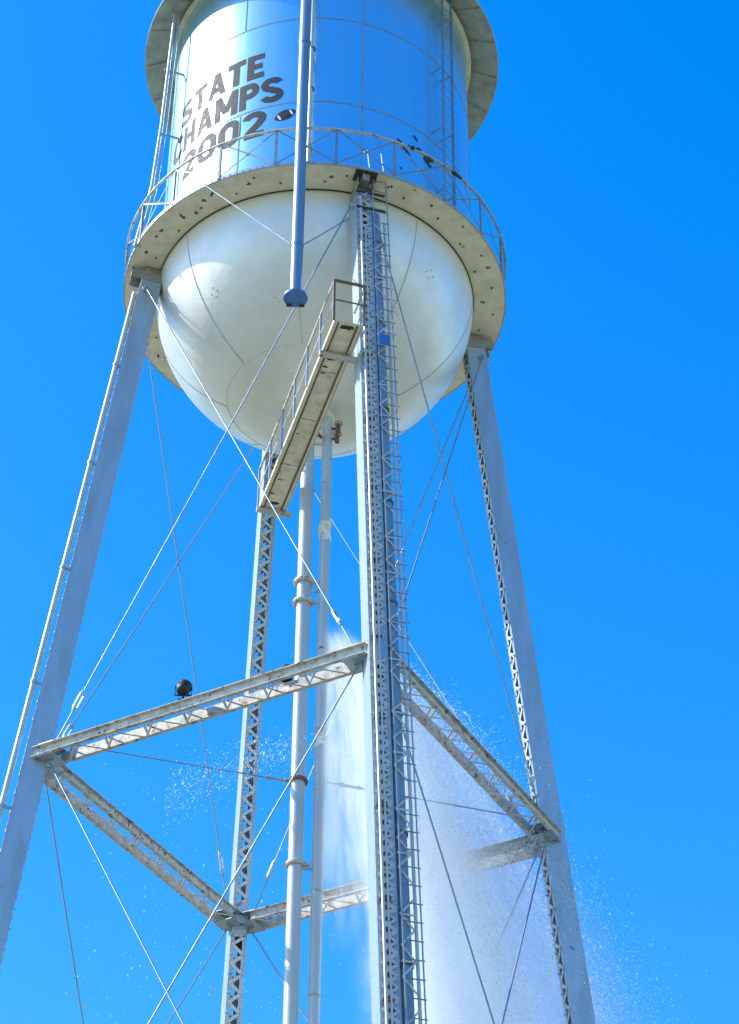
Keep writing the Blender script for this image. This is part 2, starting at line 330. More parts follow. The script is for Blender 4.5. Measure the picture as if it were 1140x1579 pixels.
# ------------------------------------------------------------------ legs
LT, LD = 0.35, 0.46        # tangential width, radial depth
def leg_frame(k):
    p0, p1 = leg_pt(k, 0), leg_pt(k, H); ax = (p1-p0).normalized(); a = A0+k*PI/2
    t = Vector((-math.sin(a), math.cos(a), 0)); r = t.cross(ax).normalized()
    if r.dot(Vector((math.cos(a), math.sin(a), 0))) < 0: r = -r
    return p0, p1, ax, r, t
def sweep(b, p, q, u, v, du, dv, wu, wv):
    """bar p->q, offset du along u, dv along v, size wu x wv"""
    o = u*du+v*dv; b.bar(Vector(p)+o, Vector(q)+o, u, wu, wv)
labels = ['leg nearest the camera, carrying the ladder', None, None, None]
LEGZT = H-0.35
for k in range(4):
    p0, p1, ax, r, t = leg_frame(k)
    P = leg_pt(k, 0.3); Q = leg_pt(k, LEGZT)
    L = (Q-P).length
    leg = empty('leg'); leg.parent = T; leg.location = (0, 0, 0)
    if k == 0: leg['label'] = 'leg nearest the camera, with the ladder beside it'
    for sg in (-1, 1):
        b = MB()
        sweep(b, P, Q, t, r, sg*(LT/2-0.006), 0, 0.012, LD)
        for sr in (-1, 1): sweep(b, P, Q, t, r, sg*(LT/2-0.052), sr*(LD/2-0.0045), 0.08, 0.009)
        n = int(L/0.43)
        for i in range(n):
            c = P+ax*(i*0.43+.1)
            for sr in (-1, 1): b.knob(c+t*sg*LT/2+r*sr*(LD/2-0.05), t*sg, 0.014, 0.008)
            b.knob(c+t*sg*(LT/2-.045)-r*(LD/2+0.012), -r, 0.026, 0.024)
        b.build('channel', STEEL, leg)
    for sr in (-1, 1):
        b = MB(); n = int(L/0.215)
        for i in range(n):
            c0 = P+ax*(i*0.215+.1); c1 = P+ax*((i+1)*0.215+.1); s0 = 1 if i % 2 else -1
            z = (c0+c1).z/2
            if abs(z-HS) < 0.42 or abs(z-HS2) < 0.42: continue
            e = LT/2-0.045
            b.bar(c0+t*s0*e+r*sr*(LD/2+0.006+0.003*(i % 2)), c1-t*s0*e+r*sr*(LD/2+0.006+0.003*(i % 2)), r, 0.008, 0.07)
            if k == 0: b.bar(c0-t*s0*e+r*sr*(LD/2+0.016), c1+t*s0*e+r*sr*(LD/2+0.016), r, 0.006, 0.05)
            b.knob(c0+t*s0*(LT/2-.05)+r*sr*(LD/2+0.013), r*sr, 0.02, 0.012)
        b.build('lacing', LACE, leg)
    for zz in (HS, HS2):
        for sr in (-1, 1):
            c = leg_pt(k, zz+0.05); b = MB()
            b.bar(c-ax*.40+r*sr*(LD/2+0.007), c+ax*.40+r*sr*(LD/2+0.007), r, 0.012, LT-0.01)
            for j in range(6):
                for s2 in (-1, 1): b.knob(c+ax*(-.35+.14*j)+t*s2*(LT/2-.04)+r*sr*(LD/2+0.013), r*sr, 0.015, 0.01)
            b.build('splice_plate', STEEL, leg)
    # head under the balcony: bracket, pins
    b = MB(); c = leg_pt(k, H-0.35); a = A0+k*PI/2; rd = pol(1, a, 0)
    b.bar(leg_pt(k, H-1.1), leg_pt(k, H-0.03), r, LD-0.03, LT-0.03)
    b.bar(pol(TR-.05, a, H-.15), pol(BR-.10, a, H-.15), (0, 0, 1), 0.20, 0.16)
    for s2 in (-1, 1): b.bar(pol(TR-.2, a, H-.40)+t*s2*(LT/2+.004), pol(BR-.12, a, H-.26)+t*s2*(LT/2+.004), t, 0.014, 0.28)
    b.build('leg_head', HEADM, leg)
    b = MB()
    for s2 in (-1, 1):
        c = leg_pt(k, H-0.80); b.tube([c+t*s2*(LT/2-.02)+r*.1, c+t*s2*(LT/2+.10)+r*.1], 0.075, 12)
        b.tube([c+t*s2*(LT/2+.10)+r*.1, c+t*s2*(LT/2+.14)+r*.1], 0.04, 10)
    b.tube([c+r*(LD/2+.0)+Vector((0, 0, .1)), c+r*(LD/2+.2)+Vector((0, 0, .1))], 0.03, 8)
    b.build('rod_pin', STEEL, leg)
    b = MB(); q = leg_pt(k, 0)
    b.lathe([(0.001, .45), (0.55, .45), (0.75, 0.0)], 4, (q.x, q.y, 0), smooth=False)
    b.build('footing', SOFF, leg)
# conduit running down the left leg (k = 3) and down the near leg (k = 0)
p0, p1, ax, r, t = leg_frame(3)
b = MB(); off = r*0.42+t*0.10
pts = [leg_pt(3, z)+r*(0.30+0.012*(H-z)*0.75)+t*0.08 for z in np.linspace(H-0.9, 0.4, 12)]
b.tube(pts, 0.055, 12)
cond = b.build('conduit', PIPEM, T)
b = MB()
for z in np.arange(H-3.2, 1, -2.9):
    q = leg_pt(3, z); o = r*(0.30+0.012*(H-z)*0.75)+t*0.08
    b.bar(q+r*.2+t*.08, q+o, (0, 0, 1), 0.05, 0.05); b.tube([q+o-ax*.03, q+o+ax*.03], 0.072, 12)
b.build('pipe_clamp', STEEL, cond)
# ------------------------------------------------------------------ struts
def strut(k, zz):
    """horizontal member between leg k and leg k+1"""
    A = leg_pt(k, zz); B = leg_pt((k+1) % 4, zz); s = (B-A).normalized(); n = s.cross(Vector((0, 0, 1)))
    if n.dot(A) < 0: n = -n
    tA = leg_frame(k)[4]; tB = leg_frame((k+1) % 4)[4]
    up = Vector((0, 0, 1)); st = empty('strut'); st.parent = T
    SP = 0.185; DP = 0.22
    ends = []
    for o in (-1, 1):
        la = (LT/2+.004-o*SP*n.dot(tA))/s.dot(tA); lb = (-LT/2-.004-o*SP*n.dot(tB))/s.dot(tB)
        P = A+n*o*SP+s*la; Q = B+n*o*SP+s*lb; ends.append((P, Q)); b = MB()
        b.bar(P, Q, n, 0.012, DP)
        for su in (-1, 1): b.bar(P+n*o*0.042+up*su*(DP/2-.005), Q+n*o*0.042+up*su*(DP/2-.005), n, 0.08, 0.01)
        b.build('channel', WORN, st)
    (Pi, Qi), (Po, Qo) = ends
    L = (Qi-Pi).length; n_ = int(L/0.46)
    for su in (-1, 1):
        b = MB()
        for i in range(n_):
            u0 = 0.2+(L-.4)*i/n_; u1 = 0.2+(L-.4)*(i+1)/n_; sg = 1 if i % 2 else -1
            m0 = Pi+s*u0+n*SP; m1 = Pi+s*u1+n*SP
            e = SP+.03
            b.bar(m0+n*sg*e+up*su*(DP/2+.005+.004*(i % 2)), m1-n*sg*e+up*su*(DP/2+.005+.004*(i % 2)), up, 0.008, 0.036)
            b.knob(m0+n*sg*e+up*su*(DP/2+.014), up*su, 0.02, 0.012)
        b.build('lacing', LACE, st)
    for (c, d) in ((A+s*.34, s), (B-s*.34, -s)):
        for su in (-1, 1):
            b = MB()
            b.bar(c-d*.14+up*su*(DP/2+.018), c+d*.22+up*su*(DP/2+.018), up, 0.012, 2*SP+.14)
            b.bar(c+up*su*(DP/2+.02), c+up*su*(DP/2+.16), d, 0.16, 0.02); b.build('gusset_plate', STEEL, st)
    return st
for zz in (HS, HS2):
    for k in range(4): strut(k, zz)
# ------------------------------------------------------------------ bracing rods
def rod(P, Q, r=0.017, tb=0.07, name='bracing_rod', label=None):
    """P upper end, Q lower end; turnbuckle at fraction tb from Q"""
    P = Vector(P); Q = Vector(Q); d = (Q-P).normalized(); L = (Q-P).length; b = MB()
    sag = Vector((0, 0, -0.0008*L)); c = Q-d*L*tb if tb else None
    if tb:
        b.tube([P, (P+c)/2+sag, c-d*.17], r, 8); b.tube([c+d*.17, Q], r, 8)
    else: b.tube([P, (P+Q)/2+sag, Q], r, 8)
    o = b.build(name, ROD, T)
    if tb:
        b = MB(); u = d.orthogonal().normalized()
        for s2 in (-1, 1):
            b.bar(c-d*.17+u*s2*.045, c+d*.17+u*s2*.045, u, 0.018, 0.035)
            b.tube([c+d*s2*.24, c+d*s2*.15], [.032, .055], 8)
        b.build('turnbuckle', STEEL, o)
    return o
def face_rods(k, ztop, zbot, top_is_leg, tbf=0.07):
    j = (k+1) % 4
    A = leg_pt(k, zbot); B = leg_pt(j, zbot); s = (B-A).normalized()
    TA = leg_pt(k, ztop); TB = leg_pt(j, ztop)
    tA = leg_frame(k)[4]; tB = leg_frame(j)[4]
    rk, rj = leg_frame(k)[3], leg_frame(j)[3]
    if top_is_leg:
        ua = TA+tA*(LT/2+.08)+rk*.1; ub = TB-tB*(LT/2+.08)+rj*.1
    else:
        st = (TB-TA).normalized(); ua = TA+st*.36-Vector((0, 0, .0)); ub = TB-st*.36
    la = A+s*.42; lb = B-s*.42
    rod(ua, lb+Vector((0, 0, .24)), tb=tbf); rod(ub, la+Vector((0, 0, .24)), tb=tbf)
for k in range(4):
    face_rods(k, H-0.80, HS, True)
    face_rods(k, HS-0.2, HS2, False)
# horizontal stay rods from the legs to the riser collar
CZ = HS+0.45
rod(leg_pt(3, CZ)+Vector((.35, .08, 0)), Vector((-0.2, 0, CZ)), r=0.014, tb=0.06, name='stay_rod')
rod(leg_pt(1, CZ)-Vector((.7, .17, 0)), Vector((0.52, 0, CZ)), r=0.014, tb=0.12, name='stay_rod')
# ------------------------------------------------------------------ risers
RX = -0.06
b = MB(); b.tube([(RX, 0, 0.1), (RX, 0, H-BZ+0.15)], 0.145, 28)
ris = b.build('main_riser_pipe', PIPEM, T)
for z, rr in ((-8.15, .20), (-8.68, .20), (-15.0, .18), (-24, .2)):
    b = MB(); b.lathe([(.146, -.05), (rr, -.05), (rr+.02, -.02), (rr+.02, .02), (rr, .05), (.146, .05)], 24, (RX, 0, H+z), smooth=False)
    b.bar((RX+rr-.01, -.03, H+z), (RX+rr+.09, -.03, H+z), (0, 0, 1), .08, .08)
    b.bar((RX-rr-.05, -.03, H+z), (RX-rr+.03, -.03, H+z), (0, 0, 1), .06, .06)
    b.build('flange', WORN, ris)
b = MB(); b.lathe([(.147, -.03), (.20, -.03), (.20, .03), (.147, .03)], 20, (RX, 0, CZ), smooth=False); b.build('collar', RUST, ris)
OX = 0.365
b = MB(); b.tube([(OX, 0, 0.1), (OX, 0, H-BZ+0.2)], 0.115, 24)
ris2 = b.build('second_riser_pipe', PIPEM, T)
for z in (-4.75, -5.05, -5.45, -9.9, -11.9, -13.3, -15.6, -17.8):
    b = MB(); b.lathe([(.116, -.025), (.124, -.022), (.124, .022), (.116, .025)], 22, (OX, 0, H+z)); b.build('pipe_band', WORN, ris2)
b = MB()
def lumpy(b, c, rx, rz, n=16, m=14, amp=.25, seed=0):
    rnd = random.Random(seed); ph = [rnd.uniform(0, 6) for _ in range(6)]; vs = []
    for i in range(m+1):
        th = PI*i/m
        for j in range(n):
            a = 2*PI*j/n; q = 1+amp*(math.sin(3*a+ph[0]+2*th)*.4+math.sin(5*th+ph[1]+a)*.4+rnd.uniform(-.3, .3))
            vs.append((c[0]+rx*q*math.sin(th)**.5*math.cos(a), c[1]+rx*q*math.sin(th)**.5*math.sin(a), c[2]+rz*math.cos(th)))
    b.add(vs, [(i*n+j, i*n+(j+1) % n, (i+1)*n+(j+1) % n, (i+1)*n+j) for i in range(m) for j in range(n)], True)
lumpy(b, (OX, 0, H-6.75), .135, .36, seed=3)
b.build('torn_insulation', FOAM, ris2)
b = MB(); lumpy(b, (OX, 0, H-12.15), .127, .20, seed=5); b.build('rusty_patch', FOAM, ris2)
# ties between the two risers, valves below the bowl
b = MB()
for z in (-4.3, -8.4, -15.1):
    b.bar((RX+.12, -.03, H+z), (OX-.1, -.03, H+z), (0, 0, 1), .05, .04)
b.build('pipe_tie', WORN, ris)
for (x, y, z) in ((0.60, -0.05, -3.85), (0.58, -0.05, -4.15), (0.13, -0.25, -4.15)):
    b = MB(); b.tube([(x-.28 if x > .3 else x+.1, y*.3, H+z), (x, y, H+z)], .035, 10); b.tube([(x, y-.02, H+z-.12), (x, y-.02, H+z+.12)], .055, 10)
    b.tube([(x, y-.04, H+z), (x, y-.16, H+z)], .02, 8)
    ring = [(x+.085*math.cos(q), y-.16, H+z+.085*math.sin(q)) for q in [2*PI*i/14 for i in range(15)]]; b.tube(ring, .013, 6)
    b.build('valve', RUST, ris2)
# base expansion piece where the risers meet the bowl
b = MB(); b.lathe([(.001, -BZ-.02), (.42, -BZ+.01), (.42, -BZ-.005), (.001, -BZ-.035)], 40, (0.1, 0, H)); b.build('bottom_plate', BOWLM, bowl)
# ------------------------------------------------------------------ overflow pipe
oa = R_(-94.75); orr = 4.86
def op(z, dr=0): return pol(orr+dr, oa, H+z)
b = MB(); b.tube([op(-4.35), op(2), op(HE+.2), pol(orr-.25, oa, H+HE+.7), pol(orr-.9, oa, H+HE+.95)], 0.128, 20)
ov = b.build('overflow_pipe', BLUEP, T)
b = MB(); c = op(0)
b.lathe([(.128, -4.40), (.135, -4.44), (.25, -4.445), (.255, -4.455), (.255, -4.50), (.25, -4.51), (.001, -4.512)], 32, (c.x, c.y, H), smooth=False)
BLUED = paint('blue_enamel', (0.05, 0.16, 0.42), (0.03, 0.09, 0.26), rough=0.4, rust_amt=0.03, dirt_amt=.6, scale=3)
b.build('flange', BLUED, ov)
b = MB(); b.bar((c.x-.19, c.y+.18, H-4.535), (c.x-.08, c.y+.18, H-4.535), (0, 0, 1), .04, .035); b.bar((c.x+.08, c.y+.18, H-4.535), (c.x+.19, c.y+.18, H-4.535), (0, 0, 1), .04, .035); b.build('flap_hinge', DARK, ov)
b = MB(); b.lathe([(.129, -3.0), (.137, -3.0), (.137, -2.93), (.129, -2.93)], 20, (c.x, c.y, H), smooth=False); b.lathe([(.129, 3.5), (.14, 3.5), (.14, 3.6), (.129, 3.6)], 20, (c.x, c.y, H), smooth=False); b.build('pipe_band', BLUEP, ov)
cl = op(-2.93)
rod(pol(BR, R_(-124.0), H-.02), cl+Vector((-.15, -.02, 0)), r=0.014, tb=0, name='stay_rod')
rod(leg_pt(0, H-1.35)+Vector((-.28, -.25, 0)), cl+Vector((.15, -.02, 0)), r=0.014, tb=0, name='stay_rod')
# standing pipe from balcony up the tank just right of the overflow pipe
b = MB(); sa = R_(-93.2); q = [pol(4.06, sa-.003, H+.05), pol(4.06, sa-.003, H+.30), pol(4.10, sa-R_(.1), H+.42), pol(4.05, sa-R_(.4), H+HE-.05)]
b.tube(q, .05, 12); sp = b.build('standing_pipe', PIPEM, T)
b = MB()
for z in (.12, .9, 2.9, 4.3, 6.4): b.lathe([(.051, -.03), (.072, -.03), (.072, .03), (.051, .03)], 12, tuple(pol(4.06, sa, H+z)), smooth=False)
b.bar(pol(TR, sa, H+4.3), pol(4.06, sa, H+4.3), (0, 0, 1), .04, .04); b.bar(pol(TR, sa, H+1.2), pol(4.06, sa, H+1.2), (0, 0, 1), .04, .04)
b.build('pipe_clamp', RUST, sp)
# pair of pipes down the left flank of the tank
la = R_(-156.5)
for i, (rr, da, rad) in enumerate(((4.14, 0, .042), (4.04, .012, .030))):
    b = MB(); b.tube([pol(rr+.36, la-.005+da, H-.05), pol(rr+.1, la+da, H+2.0), pol(rr, la+da, H+4.2), pol(rr-.05, la+R_(1.4)+da, H+HE+.05)], rad, 10)
    o = b.build('flank_pipe', PIPEM if i == 0 else STEEL, T)
    if i == 0:
        b = MB()
        for z in (1.6, 3.9, 6.2): b.bar(pol(TR, la+.01, H+z), pol(4.2, la, H+z), (0, 0, 1), .04, .04)
        b.build('pipe_bracket', STEEL, o)
# ------------------------------------------------------------------ tank ladder (right)
lad = empty('tank_ladder'); lad.parent = T
LA0, LA1, LRr = R_(-43.8), R_(-38.6), 3.98
for a in (LA0, LA1):
    b = MB(); b.bar(pol(LRr, a, H+.0), pol(LRr, a+R_(.9), H+HE+.1), pol(1, a, 0), 0.075, 0.022); b.build('ladder_rail', BLUEP, lad)
for i in range(27):
    z = .25+.3*i; f = R_(.9)*z/HE; b = MB(); b.tube([pol(LRr, LA0+f, H+z), pol(LRr, LA1+f, H+z)], .012, 6); b.build('rung', BLUEP, lad)
b = MB()
for z in (1.1, 3.2, 5.3, 7.4):
    for a in (LA0, LA1): b.bar(pol(TR, a-.012, H+z), pol(LRr, a-.012, H+z), (0, 0, 1), .05, .012)
b.build('ladder_bracket', BLUEP, lad)
# ------------------------------------------------------------------ near leg: pipes, ladder
p0, p1, ax, r, t = leg_frame(0)
def nl(z, tt, rr): return leg_pt(0, z)+t*tt+r*rr
lad = empty('leg_ladder'); lad.parent = T
LT0, LT1, LRR = 0.25, 0.57, 0.34
ztop = H+1.0
for tt in (LT0, LT1):
    b = MB(); b.bar(nl(2.5, tt, LRR), nl(H-.4, tt-.08, LRR+.02), t, 0.012, 0.055)
    b.bar(nl(H-.4, tt-.08, LRR+.02), nl(ztop, tt-.16, LRR-.0), t, 0.012, 0.055); b.build('ladder_rail', STEEL, lad)
zs = np.arange(HS-13.5, H+0.4, 0.36)
for z in zs:
    d = -.16 if z > H-.4 else (0.0 if z < H-4 else -.08*(z-(H-4))/3.6)
    b = MB(); b.tube([nl(z, LT0+d, LRR+.0), nl(z, LT1+d, LRR+.0)], .012, 6); b.build('rung', RAILM, lad)
b = MB(); z = 2.7
while z < HS-13.6: b.tube([nl(z, LT0, LRR), nl(z, LT1, LRR)], .013, 6); z += .36
b.build('lower_rungs', LACE, lad)
# wide pipe behind the ladder
b = MB(); b.tube([nl(0.3, .36, .10), nl(H-1.0, .29, .10)], .105, 20); cp = b.build('leg_side_pipe', SIDEP, T)
b = MB(); z = 6.0; q_ = 0
while z < H-1.6:
    sg = 1 if q_ % 2 else -1; q_ += 1; o_ = .37-.07*(z/H)
    b.bar(nl(z, o_-sg*.115, .235), nl(z+.30, o_+sg*.115, .235), r, .006, .035)
    if q_ % 3 == 0: b.bar(nl(z, o_-.13, .228), nl(z, o_+.13, .228), r, .006, .04)
    z += .30 if q_ % 6 else .62
b.build('strap_lattice', LACE, cp)
b = MB()
for z in np.arange(H-2, 2, -2.6):
    q = nl(z, .37-.07*(z/H), .10); b.tube([q-ax*.03, q+ax*.03], .118, 16); b.bar(nl(z, LT/2, .1), q, ax, .05, .10)
b.build('pipe_clamp', RUST, cp)
b = MB(); b.tube([nl(0.3, .53, .16), nl(H-1.3, .47, .18)], .032, 10); b.build('thin_conduit', PIPEM, T)
b = MB(); b.tube([nl(0.3, -.10, .33), nl(H-.7, -.10, .33)], .028, 10); c1 = b.build('thin_conduit', PIPEM, T)
b = MB(); b.tube([nl(0.3, -.01, .32), nl(H-1.7, -.01, .32)], .020, 10); b.build('thin_conduit', PIPEM, T)
b = MB()
for z in np.arange(H-2, 2, -1.9): b.bar(nl(z, -.15, .29), nl(z, .05, .29), r, .06, .03)
b.build('conduit_clamp', RUST, c1)
# blue plate on the ladder at catwalk level and hatch frame under the balcony
b = MB(); b.bar(nl(H-5.35, .26, .50), nl(H-5.65, .26, .50), r, .02, .22); b.build('blue_plate', BLUED, lad)
b = MB(); b.bar(nl(H-.06, .00, .25), nl(H-.06, .00, .60), (0, 0, 1), .06, .5); b.bar(nl(H-.55, -.2, .35), nl(H-.55, .45, .35), ax, .05, .04); b.bar(nl(H-1.1, -.2, .35), nl(H-1.1, .45, .35), ax, .05, .04)
b.build('hatch_frame', DARK, lad)
# ------------------------------------------------------------------ catwalk
HC = H-5.55
er = Vector((math.cos(A0), math.sin(A0), 0)); et = Vector((-math.sin(A0), math.cos(A0), 0)); uz = Vector((0, 0, 1))
def cw(rr, tt, z=0): return er*rr+et*tt+Vector((0, 0, HC+z))
cat = empty('catwalk'); cat.parent = T
C0, C1, CL, CR = 5.30, -0.98, -0.90, -0.31
b = MB()
for i in range(4):
    x0 = C0+(C1-C0)*i/4; x1 = C0+(C1-C0)*(i+1)/4-(-.012)
    b.bar(cw(x0, (CL+CR)/2), cw(x1, (CL+CR)/2), uz, .012, CR-CL)
b.build('floor_plate', FLOOR, cat)
for tt, mm, nm in ((CL, RUST, 'left'), (CR, RUST, 'right')):
    s2 = -1 if tt == CL else 1
    b = MB(); b.bar(cw(C0, tt, 0), cw(C1, tt, 0), uz, .10, .012); b.bar(cw(C0, tt-s2*.05, -.02), cw(C1, tt-s2*.05, -.02), uz, .01, .075); b.build('edge_angle', SOFF, cat)
    b = MB(); b.bar(cw(C0-.04, tt-s2*.095, -.027), cw(C1+.04, tt-s2*.095, -.027), uz, .012, .035); b.build('rust_streak', RUST, cat)
b = MB()
for xx in (3.75, 2.2, .65):
    b = MB(); b.bar(cw(xx, CL+.08, -.012), cw(xx, CR-.08, -.012), uz, .012, .02); b.build('plate_joint', WORN, cat)
for xx in (4.36, C1+.06):
    b = MB(); b.bar(cw(xx, CL-.06, -.10), cw(xx, (.52 if xx > 4 else CR+.14), -.10), uz, .11, .09); b.build('cross_beam', WORN, cat)
# irregular burnt spots on the underside
b = MB()
for xx, tt, s_ in ((5.15, -.60, .17), (4.15, -.66, .10), (3.9, -.72, .07), (3.7, -.70, .06), (1.7, -.72, .05), (0.1, -.7, .05), (-.72, -.63, .15), (-.4, -.75, .06), (4.2, -.47, .05)):
    n = 14; c = cw(xx, tt, -.0085); b = MB()
    b.add([c+er*math.cos(2*PI*i/n)*s_*.45*random.uniform(.6, 1.2)+et*math.sin(2*PI*i/n)*s_*random.uniform(.7, 1.15) for i in range(n)], [tuple(range(n))]); b.build('rust_hole', DARK, cat)
RH = 1.08
for side in (CL-.02,):
    b = MB(); b.bar(cw(C0, side, RH), cw(C1, side, RH), uz, .045, .045); b.build('top_rail', WORN, cat)
    b = MB(); b.bar(cw(C0, side, RH*.5), cw(C1, side, RH*.5), uz, .03, .012); b.build('mid_rail', WORN, cat)
    for xx in np.linspace(C0, C1, 7):
        b = MB(); b.bar(cw(xx, side, 0), cw(xx, side, RH), er, .045, .045); b.build('railing_post', STEEL, cat)
b = MB()
for tt in (CL-.02, CR+.02): b.bar(cw(C0+.02, tt, -.02), cw(C0+.02, tt, RH), er, .045, .045)
b.bar(cw(C0+.02, CL-.02, RH), cw(C0+.02, CR+.02, RH), uz, .05, .045); b.bar(cw(C0+.02, CL, RH*.5), cw(C0+.02, CR, RH*.5), uz, .03, .02)
b.build('end_gate_frame', RUST, cat)
b = MB(); b.bar(cw(C0-.1, CR+.04, RH), cw(4.5, CR+.04, RH), uz, .04, .04); b.bar(cw(C0-.1, CR+.04, .5*RH), cw(4.5, CR+.04, .5*RH), uz, .03, .02); b.build('side_rail', STEEL, cat)
# ------------------------------------------------------------------ floodlights on the strut
def floodlight(tpos, side, zoff, label):
    A = leg_pt(3, HS); B = leg_pt(0, HS); c = A+(B-A)*tpos; s = (B-A).normalized(); n = s.cross(uz)
    if n.dot(A) < 0: n = -n
    base = c+n*side+uz*(.22/2+.022)
    fl = empty('floodlight', base); tag(fl, label, 'floodlight', 'black floodlights on the strut')
    b = MB(); b.tube([(0, 0, 0), (0, 0, zoff-.17)], .022, 8); b.bar((-.09, 0, .006), (.09, 0, .006), uz, .012, .16); b.build('stem', BLACK, fl)
    h = MB(); prof = [(.001, -.15), (.09, -.145), (.12, -.10), (.14, -.02), (.145, .06), (.145, .09), (.13, .09)]
    h.lathe(prof, 24)
    for i in range(8):
        a = 2*PI*i/8; h.bar((.07*math.cos(a), .07*math.sin(a), -.12), (.15*math.cos(a), .15*math.sin(a), .02), (-math.sin(a), math.cos(a), 0), .012, .05)
    o = h.build('lamp_housing', BLACK, fl); o.location = (0, 0, zoff)
    o.rotation_euler = (R_(-25), R_(12), 0)
    h = MB(); h.lathe([(.001, .088), (.128, .086)], 24); g_ = h.build('lens', GLASS, fl); g_.location = o.location; g_.rotation_euler = o.rotation_euler
    b = MB()
    for s2 in (-1, 1): b.bar((s2*.155, 0, zoff-.16), (s2*.155, 0, zoff+.02), (1, 0, 0), .012, .04)
    b.bar((-.16, 0, zoff-.165), (.16, 0, zoff-.165), uz, .012, .04); b.build('yoke', BLACK, fl)
GLASS = paint('lamp_lens', (0.03, 0.03, 0.03), (0.05, 0.05, 0.05), rough=0.15, rust_amt=0, dirt_amt=.3)
floodlight(0.462, .17, .30, 'black round floodlight standing clear above the left strut, nearer the left leg')
floodlight(0.735, -.20, .20, 'black floodlight half hidden behind the strut, between the back leg and the risers')
# ------------------------------------------------------------------ spray
SX, SZ = 0.46, H-9.55
def spray_mat():
    m = bpy.data.materials.new('water_mist'); m.use_nodes = True; t = m.node_tree; N = t.nodes; L = t.links; N.clear()
    out = N.new('ShaderNodeOutputMaterial'); v = N.new('ShaderNodeVolumePrincipled'); v.inputs['Color'].default_value = (1, 1, 1, 1); v.inputs['Anisotropy'].default_value = 0.0
    L.new(v.outputs[0], out.inputs['Volume'])
    tc = N.new('ShaderNodeTexCoord'); sp_ = N.new('ShaderNodeSeparateXYZ'); L.new(tc.outputs['Object'], sp_.inputs[0])
    def mth(op, a, b_=None, c_=None, clamp=False):
        n = N.new('ShaderNodeMath'); n.operation = op; n.use_clamp = clamp
        for i, x in enumerate((a, b_, c_)):
            if x is None: continue
            if isinstance(x, (int, float)): n.inputs[i].default_value = x
            else: L.new(x, n.inputs[i])
        return n.outputs[0]
    def sstep(x, a, b_, lo=0.0, hi=1.0):
        n = N.new('ShaderNodeMapRange'); n.interpolation_type = 'SMOOTHSTEP'; L.new(x, n.inputs[0]); n.inputs[1].default_value = a; n.inputs[2].default_value = b_; n.inputs[3].default_value = lo; n.inputs[4].default_value = hi; return n.outputs[0]
    u = mth('ADD', sp_.outputs[0], 0.0); y = sp_.outputs[1]; wv = mth('MULTIPLY', sp_.outputs[2], -1.0)   # object origin = source
    up_ = mth('MAXIMUM', u, 0.0); wp = mth('MAXIMUM', wv, 0.02)
    ratio = mth('DIVIDE', mth('MULTIPLY', up_, up_), mth('ADD', wp, 0.12))
    sr_ = mth('SQRT', ratio); cv = N.new('ShaderNodeCombineXYZ'); L.new(mth('MULTIPLY', sr_, 5.0), cv.inputs[0]); L.new(mth('MULTIPLY', y, 1.1), cv.inputs[1]); L.new(mth('MULTIPLY', wv, 0.42), cv.inputs[2])
    ns = N.new('ShaderNodeTexNoise'); ns.inputs['Scale'].default_value = 1.7; ns.inputs['Detail'].default_value = 6; ns.inputs['Roughness'].default_value = .68; ns.inputs['Distortion'].default_value = 0.35
    L.new(cv.outputs[0], ns.inputs['Vector'])
    nz = ns.outputs[0]
    ratio_n = mth('MULTIPLY', ratio, mth('ADD', mth('MULTIPLY', nz, 0.9), 0.55))
    outer = mth('ADD', sstep(ratio_n, 0.4, 3.3, 1.0, 0.0), sstep(ratio_n, 2.0, 6.5, 0.10, 0.0))
    inner_far = sstep(ratio, 0.02, 0.55); wfac = sstep(wv, 1.8, 7.5)
    inner = mth('MAXIMUM', inner_far, mth('SUBTRACT', 1.0, wfac))
    left = sstep(u, -0.12, 0.12)
    sig = mth('ADD', mth('MULTIPLY', u, 0.16), 0.22); yy = mth('DIVIDE', mth('SUBTRACT', y, mth('MULTIPLY', u, 0.52)), sig); gy = mth('POWER', 2.718, mth('MULTIPLY', mth('MULTIPLY', yy, yy), -1.0))
    top = sstep(wv, -0.15, 0.25); bot = sstep(wv, 9.0, 16.0, 1.0, 0.0)
    core = mth('ADD', 0.55, mth('MULTIPLY', sstep(ratio, 0.05, 0.5), sstep(ratio, 0.6, 2.0, 2.4, 0.0)))
    d = mth('MULTIPLY', outer, inner)
    for q in (left, gy, top, bot, core, sstep(nz, 0.36, 0.66, 0.12, 1.7)): d = mth('MULTIPLY', d, q)
    d = mth('DIVIDE', d, mth('ADD', 0.35, mth('MULTIPLY', sig, 1.0)))
    L.new(mth('MULTIPLY', d, 4.2), v.inputs['Density'])
    return m
spray = empty('water_spray', (SX, 0, SZ)); tag(spray, 'white fan of water spray bursting from the riser pipe', 'water spray', kind='stuff')
b = MB()
secs = []
for i in range(13):
    wv = 14.0*i/12; x1 = math.sqrt(8.5*(wv+.12))+.35; hy = 1.7*(.22+.16*x1); oy = .52*x1; x0 = -.15
    secs.append([(x0, -hy*.55-.1, -wv+ (.2 if i == 0 else 0)), (x1, oy-hy, -wv+(.2 if i == 0 else 0)), (x1, oy+hy, -wv+(.2 if i == 0 else 0)), (x0, hy*.55+.1, -wv+(.2 if i == 0 else 0))])
vs = [q for s_ in secs for q in s_]; fs = [(0, 1, 2, 3), tuple(range(len(vs)-1, len(vs)-5, -1))]
for i in range(12):
    for j in range(4):
        k = (j+1) % 4; fs.append((i*4+k, i*4+j, i*4+4+j, i*4+4+k))
b.add(vs, fs); mist = b.build('mist', spray_mat(), spray)
